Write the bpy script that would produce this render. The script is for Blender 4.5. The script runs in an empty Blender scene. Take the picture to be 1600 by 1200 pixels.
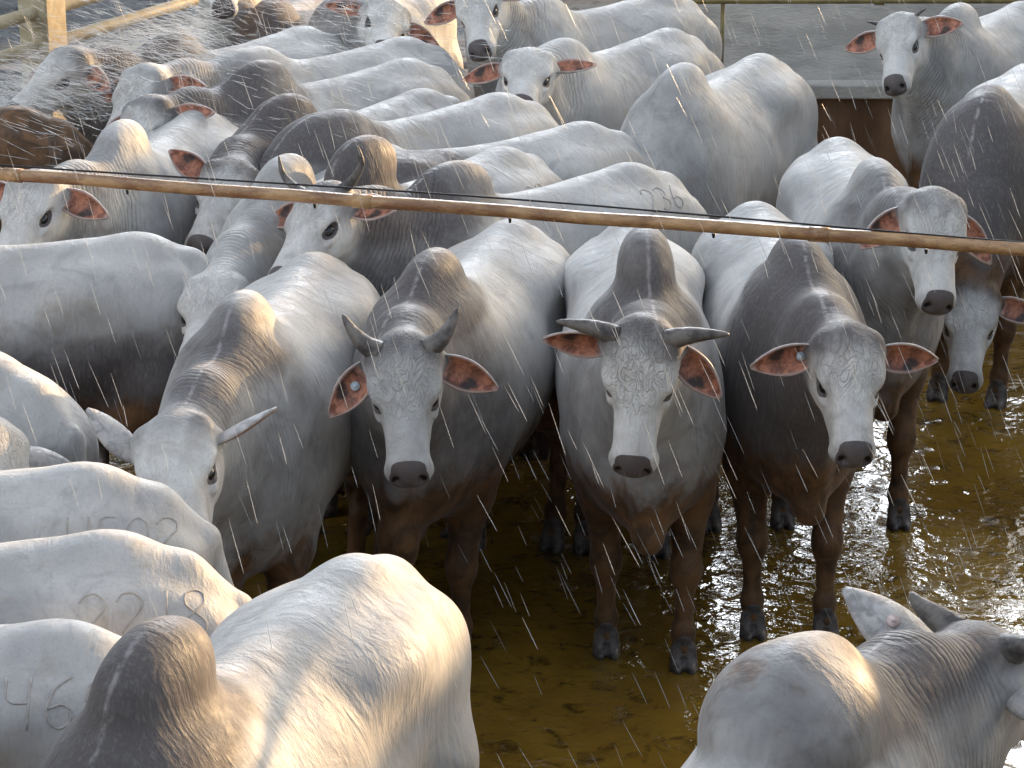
import bpy, math, random
import numpy as np
from mathutils import Vector, Matrix
from mathutils.bvhtree import BVHTree
random.seed(7); RNG = np.random.default_rng(7)
S = bpy.context.scene
COL = S.collection

# ------------------------------------------------------------------ camera, sky, sun, exposure
cam_d = bpy.data.cameras.new('camera'); cam = bpy.data.objects.new('camera', cam_d); COL.objects.link(cam)
cam_d.lens = 4000/1600*36; cam_d.sensor_width = 36; cam_d.clip_start = 0.1; cam_d.clip_end = 2000
cam.location = (0, 0, 4.25); cam.rotation_euler = (math.radians(90-18.7), 0, 0)
S.camera = cam
SUN_EL, SUN_AZ = math.radians(9), math.radians(46)      # azimuth clockwise from +Y
sdir = Vector((math.sin(SUN_AZ)*math.cos(SUN_EL), math.cos(SUN_AZ)*math.cos(SUN_EL), math.sin(SUN_EL)))
w = bpy.data.worlds.new('World'); S.world = w; w.use_nodes = True
nt = w.node_tree; bg = nt.nodes['Background']
sky = nt.nodes.new('ShaderNodeTexSky'); sky.sky_type = 'NISHITA'; sky.sun_disc = False
sky.sun_elevation = SUN_EL; sky.sun_rotation = SUN_AZ; sky.air_density = 1.0; sky.dust_density = 3.0; sky.ozone_density = 1.5
tcw = nt.nodes.new('ShaderNodeTexCoord'); mp = nt.nodes.new('ShaderNodeMapping'); mp.inputs['Scale'].default_value = (1, 1, 2.6)
nz = nt.nodes.new('ShaderNodeTexNoise'); nz.inputs['Scale'].default_value = 2.1; nz.inputs['Detail'].default_value = 6; nz.inputs['Roughness'].default_value = .55
rg = nt.nodes.new('ShaderNodeMapRange'); rg.interpolation_type = 'SMOOTHSTEP'; rg.inputs[1].default_value = .53; rg.inputs[2].default_value = .66
mxw = nt.nodes.new('ShaderNodeMix'); mxw.data_type = 'RGBA'; mxw.inputs[7].default_value = (12.2, 12.2, 12.4, 1)       # broken cloud added to brighten fill and water reflections
for a_, b_ in ((tcw.outputs['Generated'], mp.inputs[0]), (mp.outputs[0], nz.inputs['Vector']), (nz.outputs[0], rg.inputs[0]), (rg.outputs[0], mxw.inputs[0]),
               (sky.outputs[0], mxw.inputs[6]), (mxw.outputs[2], bg.inputs[0])): nt.links.new(a_, b_)
# added bright cloud bank, right of the view axis, whitens the water reflections
dv = nt.nodes.new('ShaderNodeVectorMath'); dv.operation = 'DOT_PRODUCT'; nm_ = nt.nodes.new('ShaderNodeVectorMath'); nm_.operation = 'NORMALIZE'
ca, ce = math.radians(4.), math.radians(21.5); dv.inputs[1].default_value = (math.sin(ca)*math.cos(ce), math.cos(ca)*math.cos(ce), math.sin(ce))
r2 = nt.nodes.new('ShaderNodeMapRange'); r2.interpolation_type = 'SMOOTHSTEP'; r2.inputs[1].default_value = math.cos(math.radians(15.5)); r2.inputs[2].default_value = math.cos(math.radians(4))
ad = nt.nodes.new('ShaderNodeMath'); ad.operation = 'MULTIPLY_ADD'; ad.inputs[1].default_value = .75
r3 = nt.nodes.new('ShaderNodeMapRange'); r3.interpolation_type = 'SMOOTHSTEP'; r3.inputs[1].default_value = .80; r3.inputs[2].default_value = 1.15
m2 = nt.nodes.new('ShaderNodeMix'); m2.data_type = 'RGBA'; m2.inputs[7].default_value = (50, 53, 57, 1)
for a_, b_ in ((tcw.outputs['Generated'], nm_.inputs[0]), (nm_.outputs[0], dv.inputs[0]), (dv.outputs['Value'], r2.inputs[0]), (r2.outputs[0], ad.inputs[0]),
               (nz.outputs[0], ad.inputs[2]), (ad.outputs[0], r3.inputs[0]), (r3.outputs[0], m2.inputs[0]), (mxw.outputs[2], m2.inputs[6]), (m2.outputs[2], bg.inputs[0])): nt.links.new(a_, b_)
bg.inputs[1].default_value = 0.15
sun_d = bpy.data.lights.new('sun', 'SUN'); sun_d.energy = 3.0; sun_d.angle = math.radians(0.6); sun_d.color = (1, .66, .34)
sun = bpy.data.objects.new('sun', sun_d); COL.objects.link(sun); sun.rotation_euler = sdir.to_track_quat('Z', 'Y').to_euler()
sun.location = sdir*60
S.view_settings.view_transform = 'Standard'; S.view_settings.look = 'None'
S.view_settings.exposure = 1.2; S.view_settings.gamma = 1

# ------------------------------------------------------------------ helpers
def tag(o, label=None, cat=None, group=None, kind=None):
    if label: o['label'] = label
    if cat: o['category'] = cat
    if group: o['group'] = group
    if kind: o['kind'] = kind
    return o

def mesh_obj(name, V, F, mat, parent=None, smooth=True, attrs=None):
    me = bpy.data.meshes.new(name)
    V = np.asarray(V, np.float32)
    if isinstance(F, np.ndarray) and F.ndim == 2:
        n, k = F.shape
        me.vertices.add(len(V)); me.vertices.foreach_set('co', V.ravel())
        me.loops.add(n*k); me.loops.foreach_set('vertex_index', F.astype(np.int32).ravel())
        me.polygons.add(n); me.polygons.foreach_set('loop_start', np.arange(0, n*k, k, dtype=np.int32))
        me.update(calc_edges=True); me.validate()
    else:
        me.from_pydata([tuple(map(float, v)) for v in V], [], F)
    if smooth: me.polygons.foreach_set('use_smooth', np.ones(len(me.polygons), bool))
    if attrs:
        for k_, a in attrs.items():
            if a.ndim == 1:
                at = me.attributes.new(k_, 'FLOAT', 'POINT'); at.data.foreach_set('value', a.astype(np.float32))
            else:
                at = me.attributes.new(k_, 'FLOAT_VECTOR', 'POINT'); at.data.foreach_set('vector', a.astype(np.float32).ravel())
    me.update()
    if mat: me.materials.append(mat)
    o = bpy.data.objects.new(name, me); COL.objects.link(o)
    if parent: o.parent = parent
    return o

def tube(pts, rads, n=12, cap=True, flat=1.0):
    """swept tube along pts"""
    pts = [Vector(p) for p in pts]; V = []; F = []
    up = Vector((0, 0, 1)); prev = None
    for i, p in enumerate(pts):
        t = (pts[min(i+1, len(pts)-1)]-pts[max(i-1, 0)]).normalized()
        if prev is None:
            a = t.cross(up if abs(t.z) < .9 else Vector((1, 0, 0))).normalized()
        else:
            a = (prev - t*prev.dot(t)).normalized()
        prev = a; b = t.cross(a)
        for j in range(n):
            th = 2*math.pi*j/n
            V.append(p + a*math.cos(th)*rads[i] + b*math.sin(th)*rads[i]*flat)
    for i in range(len(pts)-1):
        for j in range(n):
            F.append((i*n+j, i*n+(j+1) % n, (i+1)*n+(j+1) % n, (i+1)*n+j))
    if cap:
        F.append(tuple(reversed(range(n)))); F.append(tuple(range((len(pts)-1)*n, len(pts)*n)))
    return V, F

class MB:
    def __init__(s): s.V = []; s.F = []
    def add(s, V, F):
        o = len(s.V); s.V += [tuple(v) for v in V]; s.F += [tuple(i+o for i in f) for f in F]; return s
    def box(s, lo, hi, bev=0):
        x0, y0, z0 = lo; x1, y1, z1 = hi
        V = [(x0,y0,z0),(x1,y0,z0),(x1,y1,z0),(x0,y1,z0),(x0,y0,z1),(x1,y0,z1),(x1,y1,z1),(x0,y1,z1)]
        return s.add(V, [(0,3,2,1),(4,5,6,7),(0,1,5,4),(1,2,6,5),(2,3,7,6),(3,0,4,7)])
    def build(s, name, mat, parent=None, smooth=False, bevel=0):
        o = mesh_obj(name, s.V, s.F, mat, parent, smooth)
        if bevel:
            m = o.modifiers.new('bevel', 'BEVEL'); m.width = bevel; m.segments = 2
        return o

# ------------------------------------------------------------------ signed distance modelling
def smin(a, b, k):
    h = np.maximum(k-np.abs(a-b), 0)/k
    return np.minimum(a, b)-h*h*k*.25

class Sdf:
    def __init__(s): s.p = []
    def cone(s, a, b, ra, rb, k=.06, sub=False, sym=False):
        s.p.append(('c', np.array(a, np.float32), np.array(b, np.float32), ra, rb, k, sub, sym))
    def ell(s, c, r, k=.06, sub=False, sym=False, rot=None):
        s.p.append(('e', np.array(c, np.float32), np.array(r, np.float32), None if rot is None else np.array(rot, np.float32), 0, k, sub, sym))
    def bounds(s):
        lo = np.full(3, 9.); hi = -lo
        for q in s.p:
            if q[6]: continue
            if q[0] == 'c': pts = [q[1]-q[3], q[1]+q[3], q[2]-q[4], q[2]+q[4]]
            else:
                m = q[2] if q[3] is None else np.full(3, q[2].max()); pts = [q[1]-m, q[1]+m]
            if q[7]: pts = pts+[p*np.array([1, -1, 1]) for p in pts]
            for p in pts: lo = np.minimum(lo, p); hi = np.maximum(hi, p)
        return lo-.05, hi+.05
    def ev(s, P):
        d = np.full(len(P), 9., np.float32)
        Ps = P.copy(); Ps[:, 1] = np.abs(Ps[:, 1])
        for q in s.p:
            X = Ps if q[7] else P
            if q[0] == 'c':
                ba = q[2]-q[1]; L = float(ba@ba)+1e-9; pa = X-q[1]
                t = np.clip(pa@ba/L, 0, 1)
                pa -= t[:, None]*ba
                e = np.sqrt(np.einsum('ij,ij->i', pa, pa))-(q[3]+(q[4]-q[3])*t)
            else:
                pa = X-q[1]
                if q[3] is not None: pa = pa@q[3].T
                a = pa/q[2]; k0 = np.sqrt(np.einsum('ij,ij->i', a, a)); a /= q[2]
                k1 = np.sqrt(np.einsum('ij,ij->i', a, a))+1e-6
                e = k0*(k0-1)/k1
            if q[6]: d = -smin(-d, e, q[5])
            else: d = smin(d, e, q[5])
        return d
    def mesh(s, h):
        lo, hi = s.bounds(); R = 5
        n = np.ceil((hi-lo)/(h*R)).astype(int)
        cc = [lo[i]+(np.arange(n[i])+.5)*h*R for i in range(3)]
        G = np.stack(np.meshgrid(*cc, indexing='ij'), -1).reshape(-1, 3).astype(np.float32)
        dc = s.ev(G).reshape(n)
        act = np.abs(dc) < h*R*1.15
        phi = np.repeat(np.repeat(np.repeat(dc, R, 0), R, 1), R, 2)
        am = np.repeat(np.repeat(np.repeat(act, R, 0), R, 1), R, 2)
        idx = np.nonzero(am)
        P = np.stack([lo[i]+(idx[i]+.5)*h for i in range(3)], -1).astype(np.float32)
        phi[idx] = s.ev(P)
        ins = phi < 0
        # active cells
        c = ins[:-1, :-1, :-1].astype(np.int8)
        tot = np.zeros_like(c)
        for dx in (0, 1):
            for dy in (0, 1):
                for dz in (0, 1):
                    tot += ins[dx:dx+c.shape[0], dy:dy+c.shape[1], dz:dz+c.shape[2]]
        cell = (tot > 0) & (tot < 8)
        ci = np.stack(np.nonzero(cell), -1)
        vid = np.full(c.shape, -1, np.int32); vid[cell] = np.arange(len(ci))
        acc = np.zeros((len(ci), 3)); cnt = np.zeros(len(ci))
        corners = [(x, y, z) for x in (0, 1) for y in (0, 1) for z in (0, 1)]
        val = {q: phi[ci[:, 0]+q[0], ci[:, 1]+q[1], ci[:, 2]+q[2]] for q in corners}
        for a in corners:
            for ax in range(3):
                if a[ax]: continue
                b = list(a); b[ax] = 1; b = tuple(b)
                va, vb = val[a], val[b]; m = (va < 0) != (vb < 0)
                t = np.where(m, va/np.where(m, va-vb, 1), 0)
                p = np.zeros((len(ci), 3)); p[:] = a; p[:, ax] += t
                acc += p*m[:, None]; cnt += m
        V = lo+(ci+acc/cnt[:, None]+.5)*h
        Fs = []
        for ax in range(3):
            sl0 = [slice(1, -1)]*3; sl1 = [slice(1, -1)]*3
            sl0[ax] = slice(0, -1); sl1[ax] = slice(1, None)
            A = ins[tuple(sl0)]; B = ins[tuple(sl1)]
            e = np.stack(np.nonzero(A != B), -1)
            off = np.array([1, 1, 1]); off[ax] = 0
            e = e+off
            u, v = (ax+1) % 3, (ax+2) % 3
            def g(du, dv):
                q = e.copy(); q[:, u] -= du; q[:, v] -= dv
                return vid[q[:, 0], q[:, 1], q[:, 2]]
            quad = np.stack([g(1, 1), g(0, 1), g(0, 0), g(1, 0)], -1)
            inA = ins[e[:, 0], e[:, 1], e[:, 2]]
            quad[~inA] = quad[~inA][:, ::-1]
            Fs.append(quad[(quad >= 0).all(1)])
        return V, np.concatenate(Fs)

# ------------------------------------------------------------------ materials
class NT:
    def __init__(s, name):
        s.m = bpy.data.materials.new(name); s.m.use_nodes = True; s.t = s.m.node_tree
        s.b = s.t.nodes['Principled BSDF']
    def n(s, typ, **kw):
        x = s.t.nodes.new('ShaderNode'+typ)
        for k, v in kw.items():
            if k.startswith('i_'):
                k = k[2:]; k = int(k) if k.isdigit() else k.replace('_', ' ')
                s.set(x.inputs[k], v)
            else: setattr(x, k, v)
        return x
    def set(s, inp, v):
        if isinstance(v, bpy.types.NodeSocket): s.t.links.new(v, inp)
        elif isinstance(v, bpy.types.Node): s.t.links.new(v.outputs[0], inp)
        else:
            if hasattr(inp.default_value, '__len__') and len(inp.default_value) == 4 and len(v) == 3: v = (*v, 1)
            inp.default_value = v
    def attr(s, name): return s.n('Attribute', attribute_name=name)
    def noise(s, vec, scale, detail=4, rough=.55, dist=0):
        return s.n('TexNoise', i_Vector=vec, i_Scale=scale, i_Detail=detail, i_Roughness=rough, i_Distortion=dist).outputs['Fac']
    def ramp(s, f, lo, hi, a=0., b=1.):
        return s.n('MapRange', i_0=f, i_1=lo, i_2=hi, i_3=a, i_4=b, interpolation_type='SMOOTHSTEP').outputs[0]
    def math(s, op, a, b=0., c=0.):
        x = s.n('Math', operation=op, i_0=a, i_1=b)
        if op in('MULTIPLY_ADD',): s.set(x.inputs[2], c)
        return x.outputs[0]
    def mix(s, f, a, b, blend='MIX'):
        x = s.n('Mix', data_type='RGBA', blend_type=blend); s.set(x.inputs[0], f); s.set(x.inputs[6], a); s.set(x.inputs[7], b)
        return x.outputs[2]
    def vm(s, v, sc):
        return s.n('Mapping', i_Vector=v, i_Scale=sc).outputs[0]
    def bump(s, h, dist, strength=1., nrm=None):
        x = s.n('Bump', i_Height=h, i_Distance=dist, i_Strength=strength)
        if nrm is not None: s.set(x.inputs['Normal'], nrm)
        return x.outputs[0]

def simple(name, col, rough=.6, col2=None, scale=8, bump=0, bscale=60, metal=0, spec=.4, stretch=(1, 1, 1)):
    k = NT(name); tc = k.n('TexCoord').outputs['Object']; v = k.vm(tc, stretch)
    n1 = k.noise(v, scale, 6, .6)
    c = k.mix(k.ramp(n1, .35, .65), col, col2 or tuple(x*.6 for x in col))
    k.set(k.b.inputs['Base Color'], c); k.set(k.b.inputs['Roughness'], k.ramp(k.noise(v, scale*1.7), .3, .7, rough*.8, min(1, rough*1.15)))
    k.b.inputs['Metallic'].default_value = metal; k.b.inputs['Specular IOR Level'].default_value = spec
    if bump: k.set(k.b.inputs['Normal'], k.bump(k.noise(v, bscale, 5), bump))
    return k.m

def coat():
    k = NT('wet_hide'); rest = k.attr('rest').outputs['Vector']; hc = k.attr('headc').outputs['Vector']
    oi = k.n('ObjectInfo').outputs['Random']
    seed = k.n('CombineXYZ', i_0=k.math('MULTIPLY', oi, 37.), i_1=k.math('MULTIPLY', oi, 91.))
    P = k.n('VectorMath', operation='ADD', i_0=rest, i_1=seed).outputs[0]
    big = k.noise(P, 2.6, 3, .6); mid = k.noise(P, 9, 4, .6, .6)
    dark = k.attr('dark').outputs['Fac']; mud = k.attr('mud').outputs['Fac']; muz = k.attr('muz').outputs['Fac']; fold = k.attr('fold').outputs['Fac']
    sp = k.n('SeparateXYZ', i_0=rest); ax, ay, az = sp.outputs
    base = k.mix(k.ramp(big, .3, .7), (.56, .54, .51), (.38, .368, .352))
    base = k.mix(k.math('MULTIPLY', k.ramp(mid, .52, .72), .35), base, (.42, .35, .27))         # yellowed stain blotches
    patch = k.noise(k.vm(P, (1, 1, .7)), 5.5, 5, .68, 1.2)
    base = k.mix(k.math('MULTIPLY', k.ramp(patch, .5, .68), .45), base, (.27, .26, .26))      # grey skin under thin wet hair
    base = k.mix(k.attr('face').outputs['Fac'], base, k.mix(k.ramp(mid, .35, .65), (.76, .725, .67), (.62, .58, .53)))
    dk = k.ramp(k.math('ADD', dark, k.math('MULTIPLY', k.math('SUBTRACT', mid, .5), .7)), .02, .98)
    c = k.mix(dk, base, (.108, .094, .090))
    # fine hair: streaks hanging down the flanks
    hair = k.noise(k.vm(P, (1, 1, .16)), 95, 3, .7); hair2 = k.noise(k.vm(P, (1, 1, .35)), 260, 2, .6)
    c = k.mix(k.math('MULTIPLY', k.ramp(hair, .45, .8), .4), c, (.30, .27, .24))
    # pale hair line down the front of the hump and crest
    line = k.math('ABSOLUTE', k.math('ADD', ay, k.math('MULTIPLY', k.math('SUBTRACT', k.noise(P, 12), .5), .02)))
    lm = k.math('MULTIPLY', k.ramp(line, .001, .012, 1., 0.), k.attr('line').outputs['Fac'])
    c = k.mix(k.math('MULTIPLY', k.math('MULTIPLY', lm, k.ramp(k.noise(P, 30, 3), .35, .6)), .6), c, (.42, .39, .37))
    # mud
    mm = k.ramp(k.math('ADD', mud, k.math('MULTIPLY', k.math('SUBTRACT', k.noise(k.vm(P, (1, 1, .5)), 7, 6, .65, .5), .5), 1.1)), .35, .75)
    c = k.mix(mm, c, k.mix(k.ramp(mid, .35, .65), (.175, .088, .038), (.07, .038, .018)))
    # muzzle and eye rims
    c = k.mix(k.ramp(k.math('ADD', muz, k.math('MULTIPLY', k.math('SUBTRACT', mid, .5), .25)), .42, .6), c, (.115, .094, .088))
    c = k.mix(k.ramp(muz, 1.2, 1.6), c, (.012, .009, .009))
    k.set(k.b.inputs['Base Color'], c)
    ro = k.ramp(k.noise(P, 14, 4), .3, .7, .48, .68)
    k.set(k.b.inputs['Roughness'], k.math('SUBTRACT', ro, k.math('MULTIPLY', muz, .15)))
    k.b.inputs['Specular IOR Level'].default_value = .30
    k.b.inputs['Sheen Weight'].default_value = .12; k.b.inputs['Sheen Roughness'].default_value = .4
    # bump: neck folds driven by the 'fold' attributes, skin waves, hair
    ft = k.attr('foldt').outputs['Fac']
    wob = k.math('MULTIPLY', k.noise(P, 6, 3), .07)
    wv = k.math('SINE', k.math('MULTIPLY', k.math('ADD', ft, wob), 150.))
    wv = k.math('MULTIPLY', k.math('POWER', k.math('ABSOLUTE', wv), .5), fold)
    wv = k.math('MULTIPLY', wv, k.ramp(k.noise(P, 5), .3, .6))
    n1 = k.bump(wv, .008)
    hw = k.n('VectorMath', operation='ADD', i_0=hc, i_1=seed).outputs[0]
    curl = k.math('ABSOLUTE', k.math('SUBTRACT', k.noise(k.vm(hw, (.55, 1, 1)), 22, 3, .5, 2.2), .5))
    n2 = k.bump(k.math('MULTIPLY', k.ramp(curl, 0., .09), k.attr('curl').outputs['Fac']), .0028, 1., n1)
    wave = k.noise(k.vm(P, (1.3, 1.3, .55)), 8, 4, .6, .8)
    n3 = k.bump(wave, .009, .5, n2)
    fo = k.math('ABSOLUTE', k.math('SUBTRACT', k.noise(k.vm(P, (2.2, 1, .6)), 4.5, 4, .55, .5), .5))
    n3 = k.bump(k.ramp(fo, 0., .16), .009, .25, n3)
    n4 = k.bump(k.math('ADD', hair, k.math('MULTIPLY', hair2, .5)), .0014, 1., n3)
    k.set(k.b.inputs['Normal'], n4)
    return k.m

def ear_mat():
    k = NT('ear_skin'); inn = k.attr('inner').outputs['Fac']; e = k.attr('edge').outputs['Fac']; tc = k.n('TexCoord').outputs['Object']
    n = k.noise(k.vm(tc, (1, 1, 1)), 24, 4, .6, 1.)
    pink = k.mix(k.ramp(n, .36, .62), (.52, .21, .12), (.24, .085, .048))
    pink = k.mix(k.ramp(k.noise(tc, 10, 3), .52, .66), pink, (.05, .03, .025))
    pink = k.mix(k.ramp(e, .72, .97), pink, (.50, .36, .31))
    out = k.mix(k.ramp(n, .35, .7), (.55, .52, .49), (.30, .28, .27))
    c = k.mix(inn, out, pink); k.set(k.b.inputs['Base Color'], c)
    k.b.inputs['Roughness'].default_value = .5; k.b.inputs['Subsurface Weight'].default_value = .15
    k.b.inputs['Subsurface Radius'].default_value = (.02, .008, .004); k.b.inputs['Subsurface Scale'].default_value = .5
    k.set(k.b.inputs['Normal'], k.bump(k.noise(tc, 90, 3), .003))
    return k.m
M = dict(coat=coat(), ear=ear_mat(),
         eye=simple('eye_gloss', (.010, .007, .006), .08, spec=.8),
         horn=simple('horn', (.20, .175, .15), .45, (.055, .047, .045), 14, .004, 70, stretch=(1, 1, 1)),
         hoof=simple('hoof_horn', (.16, .13, .11), .4, (.05, .04, .035), 20, .003, 80),
         brand=simple('branded_scar', (.45, .42, .385), .7, (.33, .305, .28), 40),
         tag_blue=simple('tag_plastic_blue', (.62, .71, .76), .35), tag_pink=simple('tag_plastic_pink', (.66, .50, .46), .35),
         rust=simple('wet_rusty_steel', (.52, .31, .14), .28, (.24, .11, .045), 7, .002, 90, metal=0., spec=.7, stretch=(1, 3, 3)),
         cable=simple('black_cable', (.012, .011, .011), .45),
         drop=simple('water_drop', (.8, .82, .85), .05),
         cream=simple('cream_paint', (.60, .52, .36), .5, (.42, .33, .20), 5, .003, 50),
         ochre=simple('ochre_pipe', (.22, .17, .06), .4, (.12, .09, .03), 6, .002, 60),
         )

# ------------------------------------------------------------------ setting
def ground_mat():
    k = NT('ground_concrete'); tc = k.n('TexCoord').outputs['Object']
    c = k.mix(k.ramp(k.noise(tc, .9, 6, .65), .35, .65), (.22, .23, .235), (.12, .125, .13))
    c = k.mix(k.ramp(k.noise(tc, 11, 5, .6), .5, .7), c, (.085, .08, .075))
    k.set(k.b.inputs['Base Color'], c); k.set(k.b.inputs['Roughness'], k.ramp(k.noise(tc, 2), .4, .6, .25, .6))
    k.set(k.b.inputs['Normal'], k.bump(k.noise(tc, 30, 6), .01))
    return k.m
def water_mat():
    k = NT('muddy_water'); tc = k.n('TexCoord').outputs['Object']
    c = k.mix(k.ramp(k.noise(tc, .8, 4, .6), .35, .65), (.29, .168, .024), (.165, .09, .014))
    c = k.mix(k.ramp(k.noise(tc, 9, 5, .6, .8), .50, .72), c, (.085, .048, .010))
    k.set(k.b.inputs['Base Color'], c)
    k.b.inputs['Roughness'].default_value = .045; k.b.inputs['IOR'].default_value = 1.5; k.b.inputs['Specular IOR Level'].default_value = 1.
    a = k.noise(k.vm(tc, (1, 1, 1)), 5.5, 2, .5, .6)
    b = k.noise(k.vm(tc, (1., 1., 1)), 21, 3, .55, .8)
    m = k.ramp(k.noise(tc, .55, 2), .38, .62, .35, 1.)
    n1 = k.bump(a, .022, .9); n2 = k.bump(k.math('MULTIPLY', b, m), .0055, 1., n1)
    # rings where drops hit the surface
    vo = k.n('TexVoronoi', i_Vector=tc, i_Scale=7.); 
    ring = k.math('MULTIPLY', k.math('SINE', k.math('MULTIPLY', vo.outputs['Distance'], 85.)), k.ramp(vo.outputs['Distance'], .12, .42, 1., 0.))
    n3 = k.bump(k.math('MULTIPLY', ring, k.ramp(k.n('SeparateXYZ', i_0=vo.outputs['Color']).outputs[0], .55, .6)), .0016, 1., n2)
    k.set(k.b.inputs['Normal'], n3)
    return k.m
V = [(-400, -60, 0), (400, -60, 0), (400, 900, 0), (-400, 900, 0)]
tag(mesh_obj('ground', V, [(0, 1, 2, 3)], ground_mat(), smooth=False), kind='structure')
V = [(-9, -3, .012), (11, -3, .012), (11, 16.4, .012), (-1.05, 16.4, .012), (-4.2, 13.4, .012), (-9, 13.4, .012)]
tag(mesh_obj('muddy_water', V, [tuple(range(6))], water_mat(), smooth=False), kind='structure')

conc = simple('trough_concrete', (.60, .56, .50), .55, (.42, .39, .35), 4, .006, 40, stretch=(.6, 1, 2))
brownc = simple('dirty_concrete', (.26, .145, .08), .5, (.14, .075, .04), 3, .008, 40, stretch=(1, 1, .4))
t = bpy.data.objects.new('feed_trough', None); COL.objects.link(t); t.location = (1.2, 16.42, 0)
tag(t, 'long grey concrete feed trough with mud stained base behind the herd', 'trough')
def prof(name, pr, mat, x1=9.6, x0=0, bevel=.012):
    n = len(pr); V = []; F = []
    ns = 7
    for i in range(ns):
        x = x0+(x1-x0)*i/(ns-1); V += [(x, a, b) for a, b in pr]
    for i in range(ns-1):
        for j in range(n): F.append((i*n+j, (i+1)*n+j, (i+1)*n+(j+1) % n, i*n+(j+1) % n))
    F.append(tuple(range(n))); F.append(tuple(reversed(range((ns-1)*n, ns*n))))
    o = mesh_obj(name, V, F, mat, t, smooth=False); m = o.modifiers.new('b', 'BEVEL'); m.width = bevel; m.segments = 2; m.limit_method = 'ANGLE'
    return o
prof('trough_base', [(.0, 0), (.0, .66), (.5, .66), (.5, 0)], brownc)
prof('trough_lip', [(-.05, .663), (-.05, .76), (.12, .76), (.12, .663)], conc)
prof('back_panel', [(.125, .663), (.20, 1.26), (.28, 1.26), (.28, .663)], conc)
# ochre pipe above the trough
mb = MB(); Vt, Ft = tube([(0, 0, 0), (3, 0, .004), (6, 0, -.003), (9.4, 0, 0)], [.018]*4, 14); mb.add(Vt, Ft)
for xx in (1.6, 5.1, 8.3):
    Vt, Ft = tube([(xx-.03, 0, 0), (xx+.03, 0, 0)], [.025, .025], 14); mb.add(Vt, Ft)
o = bpy.data.objects.new('trough_rail', None); COL.objects.link(o); o.location = (.75, 16.30, 1.318)
tag(o, 'thin ochre pipe rail running above the concrete trough', 'rail')
mb.build('pipe', M['ochre'], o, True)
mb = MB()
for xx in (.6, 3.4, 6.6, 9.2):
    Vt, Ft = tube([(xx, 0, -1.318), (xx, 0, -.012)], [.014, .014], 10); MB().add(Vt, Ft).build('support', M['ochre'], o, True)

# cream fence, running away on the left
ang = math.atan2(.90, .43)
f = bpy.data.objects.new('pipe_fence', None); COL.objects.link(f); f.location = (-3.02, 16.35, 0); f.rotation_euler = (0, 0, ang)
tag(f, 'cream painted fence with square posts and round rails, top left', 'fence')
for z in (1.25, 1.03, .80, .45):
    if z == 1.03 or z == 1.25: a, b = -2.6, 7.
    else: a, b = .8, 7.
    Vt, Ft = tube([(a, 0, z), ((a+b)/2, .0, z-.006), (b, 0, z)], [.042]*3, 16); MB().add(Vt, Ft).build('rail', M['cream'], f, True)
for xx in (0., 3.4, 6.8):
    m_ = MB(); m_.box((xx-.11, -.11, 0), (xx+.11, .11, 1.75)); m_.build('post', M['cream'], f, bevel=.012)
# low kerb and channel beyond the fence
o = MB().box((-12, 0, 0), (8, .25, .16)).box((-12, .75, 0), (8, .95, .11)).build('kerb', simple('kerb_concrete', (.30, .29, .28), .5, (.16, .155, .15), 5, .006), None, bevel=.02)
o.location = (-1.4, 19.6, 0); o.rotation_euler = (0, 0, math.radians(-3)); tag(o, kind='structure')
o = MB().box((-12, 0, 0), (8, .5, .004)).build('drain_channel', simple('dark_mud', (.03, .025, .02), .3, (.015, .012, .01), 8, .01), None)
o.location = (-1.37, 19.852, 0); o.rotation_euler = (0, 0, math.radians(-3)); tag(o, kind='structure')

# water pipe stretched over the pen and the cable above it
P0, P1 = Vector((-1.897*1.25, 9.236+.9*.25-.0, 1.95)), Vector((1.7026, 8.209, 1.95))
d = (P1-Vector((-1.897, 9.236, 1.95))); A_ = Vector((-1.897, 9.236, 1.95))-d*.35; L_ = d.length*1.75; dn = d.normalized()
o = bpy.data.objects.new('sprinkler_pipe', None); COL.objects.link(o); o.location = A_; o.rotation_euler = (0, 0, math.atan2(dn.y, dn.x))
tag(o, 'wet rusty brown pipe stretched over the pen above the front bulls', 'pipe')
pts = [(L_*i/24, .003*math.sin(i*1.3), -.006*math.sin(math.pi*i/24)*1.+.002*math.sin(i*2.3)) for i in range(25)]
mb = MB(); Vt, Ft = tube(pts, [.0235]*25, 16); mb.add(Vt, Ft)
mb.build('pipe', M['rust'], o, True)
mb = MB()
for i in (5, 10, 16, 21):
    x_, y_, z_ = pts[i]; Vt, Ft = tube([(x_-.035, y_, z_), (x_+.035, y_, z_)], [.0265, .0265], 16); MB().add(Vt, Ft).build('coupling', M['rust'], o, True)
for i in range(9):
    x_ = L_*(i+.5)/9; Vt, Ft = tube([(x_, 0, -.030), (x_, 0, -.046)], [.007, .004], 8); MB().add(Vt, Ft).build('nozzle', M['cable'], o, True)
o = bpy.data.objects.new('cable', None); 
pts = [(L_*i/24, 0, .016*math.sin(math.pi*min(1, i/20+.05))+.026-.01*math.sin(math.pi*i/12)**2) for i in range(25)]
Vt, Ft = tube(pts, [.0038]*25, 8)
c_ = mesh_obj('black_cable', Vt, Ft, M['cable']); c_.location = A_; c_.rotation_euler = (0, 0, math.atan2(dn.y, dn.x)); bpy.data.objects.remove(o)
tag(c_, 'thin black cable running just above the rusty water pipe', 'cable')

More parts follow.
